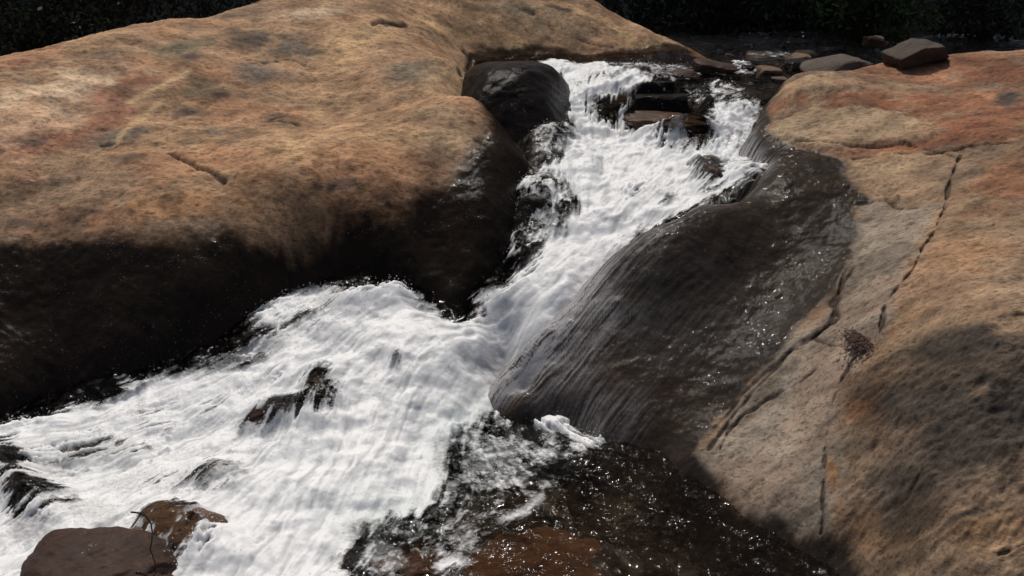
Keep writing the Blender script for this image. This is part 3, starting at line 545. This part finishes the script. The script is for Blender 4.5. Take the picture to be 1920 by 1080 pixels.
def sunk(px, py, wpx, dpx, h, mat, seed, label, yaw=0, rough=.07):      # rock just under the skin of the water, which humps over it
    c = W.hit(px, py); a = W.hit(px + wpx / 2, py); b = W.hit(px, py - dpx / 2); b2 = W.hit(px, py + dpx / 2)
    wd = 2 * abs(a[0] - c[0]) * 1.15; dp = max(.12, abs(b[1] - b2[1])) * 1.1; top = float(W.z(c[0], c[1])) + h * .75
    me = rock_mesh('rock', (wd, dp, .34), jit([(0,0,1,.95),(1,0,.5,.9),(-1,0,.5,.9),(0,-1,.6,.9),(0,1,.6,.9),(0,0,-1,1)], seed, .25), seed, rough, 5, 6)
    o = obj('rock', me, mat, None, (c[0], c[1], top - .17)); o.rotation_euler = (0, 0, R_(yaw)); tag(o, label, 'rock')
sunk(1328,318,56,44,.07,M_rb,19,'small brown rock half buried in the white chute')
sunk(1020,385,110,90,.09,M_dk,20,'dark rock with foam trickling down it at the left side of the chute')
sunk(985,480,60,60,.06,M_dk,21,'small wet rock beside the narrowest part of the chute')
sunk(925,560,80,44,.05,M_br,22,'rounded wet rock where the chute meets the dark boulder foot')
sunk(600,740,90,90,.085,M_dk,23,'black pointed rock poking out of the foam mid stream')
sunk(535,776,140,34,.07,M_rb,24,'red brown ridge of rock left of the black pointed rock in the foam',12)
sunk(742,668,40,34,.02,M_br,25,'little brown rock showing through the foam below the mound')
sunk(10,895,110,90,.10,M_dk,27,'dark greenish rock cut by the left edge of the picture above the red boulder')
sunk(62,950,130,60,.08,M_dk,28,'low dark rock with foam running over it just below the greenish rock',10)
sunk(325,1000,190,120,.11,M_tn,29,'brown rock under streaming water right of the red brown boulder',-10)
sunk(410,890,90,44,.05,M_dk,30,'small dark rock barely showing in the lower foam')
stone(180,1088,2.36,290,150,.42,M_rb,31,'large rounded red brown boulder at the bottom left corner',name='boulder',rough=.07,sharp=8,planes=[(0,0,1,.78),(-1,0,.12,.88),(1,0,.7,.86),(0,-1,.2,.9),(0,1,.2,.9),(0,0,-1,1),(-.5,0,1,.88),(.4,0,1,.80)],sub=6)
stone(1402,128,6.15,26,12,.12,M_dk,61,'little dark stone between the reddish brown boulder and the yellowish rock',sub=4)
stone(1462,150,5.85,30,13,.14,M_gy,62,'small grey stone touching the upstream corner of the right bank',sub=4)
stone(1212,148,5.95,36,12,.14,M_rb,63,'small wet stone just left of the flat red brown rock in the foam',sub=4)
stone(1510,100,6.9,34,14,.2,M_gy,64,'dim stone on the far bank behind the pointed tan rock',sub=4)
stone(1560,96,7.1,50,18,.25,M_dk,65,'dark low stone in shade left of the dim round rock',sub=4)
# the smooth wet hump the upper creek slides over
stone(958,190,5.62,175,150,.75,M_dk,33,'smooth dark wet hump of rock glinting left of the upper fall',name='boulder',rough=.03,sharp=6,planes=[(0,0,1,.85),(-.9,-.3,.6,.9),(.8,-.3,.5,.85),(0,-1,.6,.85),(0,1,.2,.95),(0,0,-1,1)],sub=6)
sunk(1020,262,110,70,.10,M_dk,34,'dark wet rock with lacy foam at the foot of the upper fall')
# boulders under the clear pool
for (px, py, z, w_, h_, dp, mt, lb) in [(1010,1100,-.225,340,110,.7,M_rb,'orange brown rock seen through the clear pool at the bottom edge'),(760,1050,-.14,140,80,.3,M_rb,'small orange rock under the foam at the bottom edge')]:
    c = PZ(px, py, z); stone(px, py, c[1], w_, h_ * .6, dp, granite('submerged orange rock', False, (.11, .052, .026), 0, fine=2.) if 'rock seen' in lb else bpy.data.materials['submerged orange rock'], 40 + px % 7, lb, rough=.10, sharp=6)

# ------------------------------------------------------------------ stream bed and ground
bedp = [(p[0], p[1], p[2] - .22) for p in Wp]; B = Surf(bedp, -.85, .85, .6, 9.5)
X, Y = B.grid(420, 420); Z = B.z(X, Y) + (fbm(X * 5, Y * 5, 5, 91) - .5) * .1; Z = np.minimum(Z, 1.0)
n = X.shape; col = np.empty(n + (3,)); col[:] = (.11, .08, .055)
tag(obj('stream_bed', field_mesh('stream_bed', X, Y, Z, None, {'wet': np.full(n, .8)}, {'col': col}), bpy.data.materials['tan granite']), kind='structure')
gx_ = np.concatenate([np.linspace(-120, -9, 30), np.linspace(-8, 8, 90), np.linspace(9, 120, 30)]); gy_ = np.concatenate([np.linspace(-60, -2, 20), np.linspace(-1, 14, 90), np.linspace(15, 160, 50)])
X, Y = np.meshgrid(gx_, gy_); near = sstep(7.2, 8.8, Y); Z = -.9 * (1 - near) + near * (.95 + .10 * np.maximum(Y - 9, 0) ** 1.0) * 1 + near * (fbm(X * .6, Y * .6, 4, 95) - .5) * .4
Z = np.minimum(Z, 6 + fbm(X * .05, Y * .05, 3, 96) * 3)
Z = np.where((np.abs(X) > 6) & (Y < 8), Z + sstep(6, 8, np.abs(X)) * .8, Z)
tag(obj('ground', field_mesh('ground', X, Y, Z), plain('forest floor', (.045, .032, .022), .95, .5, 6)), kind='structure')

# ------------------------------------------------------------------ plants
def leaves(cnt, cen, rad, size, seed, clump=26, flat=.8):
    r = np.random.default_rng(seed); nc = max(3, cnt // clump)
    d = r.normal(0, 1, (nc, 3)); d /= np.linalg.norm(d, axis=1)[:, None]; cc = d * (r.random((nc, 1)) ** .45) * np.array(rad)
    k = r.integers(0, nc, cnt); p = cc[k] + r.normal(0, 1, (cnt, 3)) * np.array(rad).mean() * .13 + np.array(cen)
    a = r.normal(0, 1, (cnt, 3)); a /= np.linalg.norm(a, axis=1)[:, None]; b = np.cross(a, r.normal(0, 1, (cnt, 3))); b /= np.linalg.norm(b, axis=1)[:, None]
    s = size * (.6 + .8 * r.random((cnt, 1))); v = np.stack([p - a * s, p - b * s * .38 , p + a * s, p + b * s * .38], 1).reshape(-1, 3)
    return np_mesh('leaves', v, np.arange(cnt * 4).reshape(-1, 4), smooth=False)
def limb_mesh(segs):
    V = []; Fc = []
    for (a, b, r0, r1) in segs:
        a = Vector(a); b = Vector(b); ax = (b - a).normalized(); u = ax.orthogonal().normalized(); v = ax.cross(u); o = len(V)
        for c, r in ((a, r0), (b, r1)):
            for k in range(8):
                t = k * math.pi / 4; V.append(tuple(c + (u * math.cos(t) + v * math.sin(t)) * r))
        for k in range(8): Fc.append((o + k, o + (k + 1) % 8, o + 8 + (k + 1) % 8, o + 8 + k))
    return np_mesh('limbs', np.array(V), np.array(Fc))
leaf_m = plain('dark leaves', (.025, .038, .016), .55, .5, 3, .35); leaf_lit = plain('lit green leaves', (.06, .095, .035), .5, .5, 3, .4)  # green set: leaf colour brightened to look like lit foliage
bark_m = plain('bark', (.07, .05, .04), .9, .4, 12)
def root(name, loc, label, cat, group=None):
    o = bpy.data.objects.new(name, None); C.collection.objects.link(o); o.location = loc; return tag(o, label, cat, group)
def bush(px, py, Yd, rad, cnt, size, mat, seed, label):
    c = PY(px, py, Yd); z0 = .95; b = root('bush', (c[0], c[1], z0), label, 'bush', 'bushes along the far bank')
    rr = random.Random(seed)
    obj('foliage', leaves(cnt, (0, 0, c[2] - z0), rad, size, seed), mat, b)
    obj('stem', limb_mesh([((rr.uniform(-.1, .1), 0, -.1), (rr.uniform(-1, 1) * rad[0] * .6, rr.uniform(-.2, .2), (c[2] - z0) + rad[2] * .5), .02, .006) for _ in range(6)]), bark_m, b)
bush(30,20,8.6,(.9,.6,.55),2600,.035,leaf_m,1,'dry dark bush at the top left corner behind the tan boulder')
bush(200,5,8.8,(.8,.6,.6),2600,.035,leaf_m,2,'dark bush above the left shoulder of the tan boulder')
bush(370,-20,9.2,(.8,.6,.6),2400,.03,leaf_m,3,'shadowy bush just left of where the tan boulder leaves the top of the picture')
bush(1200,0,9.6,(.7,.6,.6),2400,.04,leaf_m,4,'dark bush beyond the right shoulder of the tan boulder')
bush(1370,20,9.4,(.8,.6,.55),3500,.04,leaf_m,5,'dim bush above the dark upper creek')
bush(1500,20,9.2,(.7,.5,.5),3500,.04,leaf_m,6,'dim bush above the pointed tan rock')
bush(1640,15,8.6,(.55,.45,.42),4000,.035,leaf_lit,7,'brighter green leafy bush above the perched boulder')
bush(1860,0,9.3,(.9,.6,.6),2600,.04,leaf_m,8,'almost black bush at the top right corner')
def tree(x, y, h, cr, seed, label, r0=.13):
    t = root('tree', (x, y, .9), label, 'tree', 'trees beyond the far bank'); r = random.Random(seed); s = []
    p = Vector((0, 0, -.2)); rad = r0
    for k in range(6):
        q = p + Vector((r.uniform(-.12, .12), r.uniform(-.12, .12), h / 6)); s.append((p, q, rad, rad * .86))
        if k > 2:
            for _ in range(3): s.append((q, q + Vector((r.uniform(-1, 1), r.uniform(-1, 1), .5)) * cr * .55, rad * .4, rad * .08))
        p = q; rad *= .86
    obj('trunk', limb_mesh(s), bark_m, t); obj('crown', leaves(9000, (0, 0, h), (cr, cr, cr * .62), .16, seed), leaf_m, t)
for i, (x, y, h, cr, lb) in enumerate([(-7.0, 12.9, 4.9, 2.6, 'shadowed tree behind the far left end of the tan boulder'), (-3.6, 13.1, 5.0, 2.6, 'shadowed tree behind the left shoulder of the tan boulder'), (-.2, 13.3, 5.2, 2.6, 'shadowed tree behind the top of the tan boulder'),
        (3.0, 13.0, 5.0, 2.5, 'dark trunk and crown straight above the upper creek'), (6.4, 12.6, 4.8, 2.6, 'shadowed tree behind the perched boulder'), (9.6, 12.5, 4.8, 2.6, 'shadowed tree beyond the right end of the far bank'),
        (-5, 18, 8.5, 4, 'rear tree on the left in deep shade'), (1, 18.5, 9, 4, 'rear tree in the middle in deep shade'), (6.5, 18, 8.5, 4, 'rear tree on the right in deep shade'), (12, 17, 8, 4, 'rear tree at the far right in deep shade')]):
    tree(x, y, h, cr, 50 + i, lb)
# ------------------------------------------------------------------ twigs and litter
def curve_tube(pts, r, name, label, cat, mat, r1=None):
    s = []; n = len(pts) - 1
    for i, (a, b) in enumerate(zip(pts, pts[1:])):
        ra = r + ((r1 or r) - r) * i / n; rb = r + ((r1 or r) - r) * (i + 1) / n; s.append((a, b, ra, rb))
    return tag(obj(name, limb_mesh(s), mat), label, cat)
tw = [(245,960),(262,962),(274,968),(283,982),(286,1000),(284,1020),(280,1036)]
curve_tube([PY(x, y, 2.40 + .004 * i) for i, (x, y) in enumerate(tw)], .003, 'twig', 'thin bent twig arching over the foam behind the red brown boulder', 'twig', plain('dark twig', (.04, .03, .025)), .002)
lit = Rr.hit(1612, 638); r = np.random.default_rng(4); k = 900
p = np.c_[r.normal(0, .030, k), r.normal(0, .040, k), np.abs(r.normal(0, .004, k)) + .003] + np.array(lit); a = r.normal(0, 1, (k, 3)) * (1, 1, .15); a /= np.linalg.norm(a, axis=1)[:, None]; b = np.cross(a, (0, 0, 1)); s = .008
v = np.stack([p - a * s, p - b * s * .4, p + a * s, p + b * s * .4], 1).reshape(-1, 3)
tag(obj('leaf_litter', np_mesh('litter', v, np.arange(k * 4).reshape(-1, 4), smooth=False), plain('dead leaves', (.055, .028, .02), .8, .5, 60)), 'clump of dark red dead leaves caught where the cracks meet on the right slab', 'leaf litter', kind='stuff')
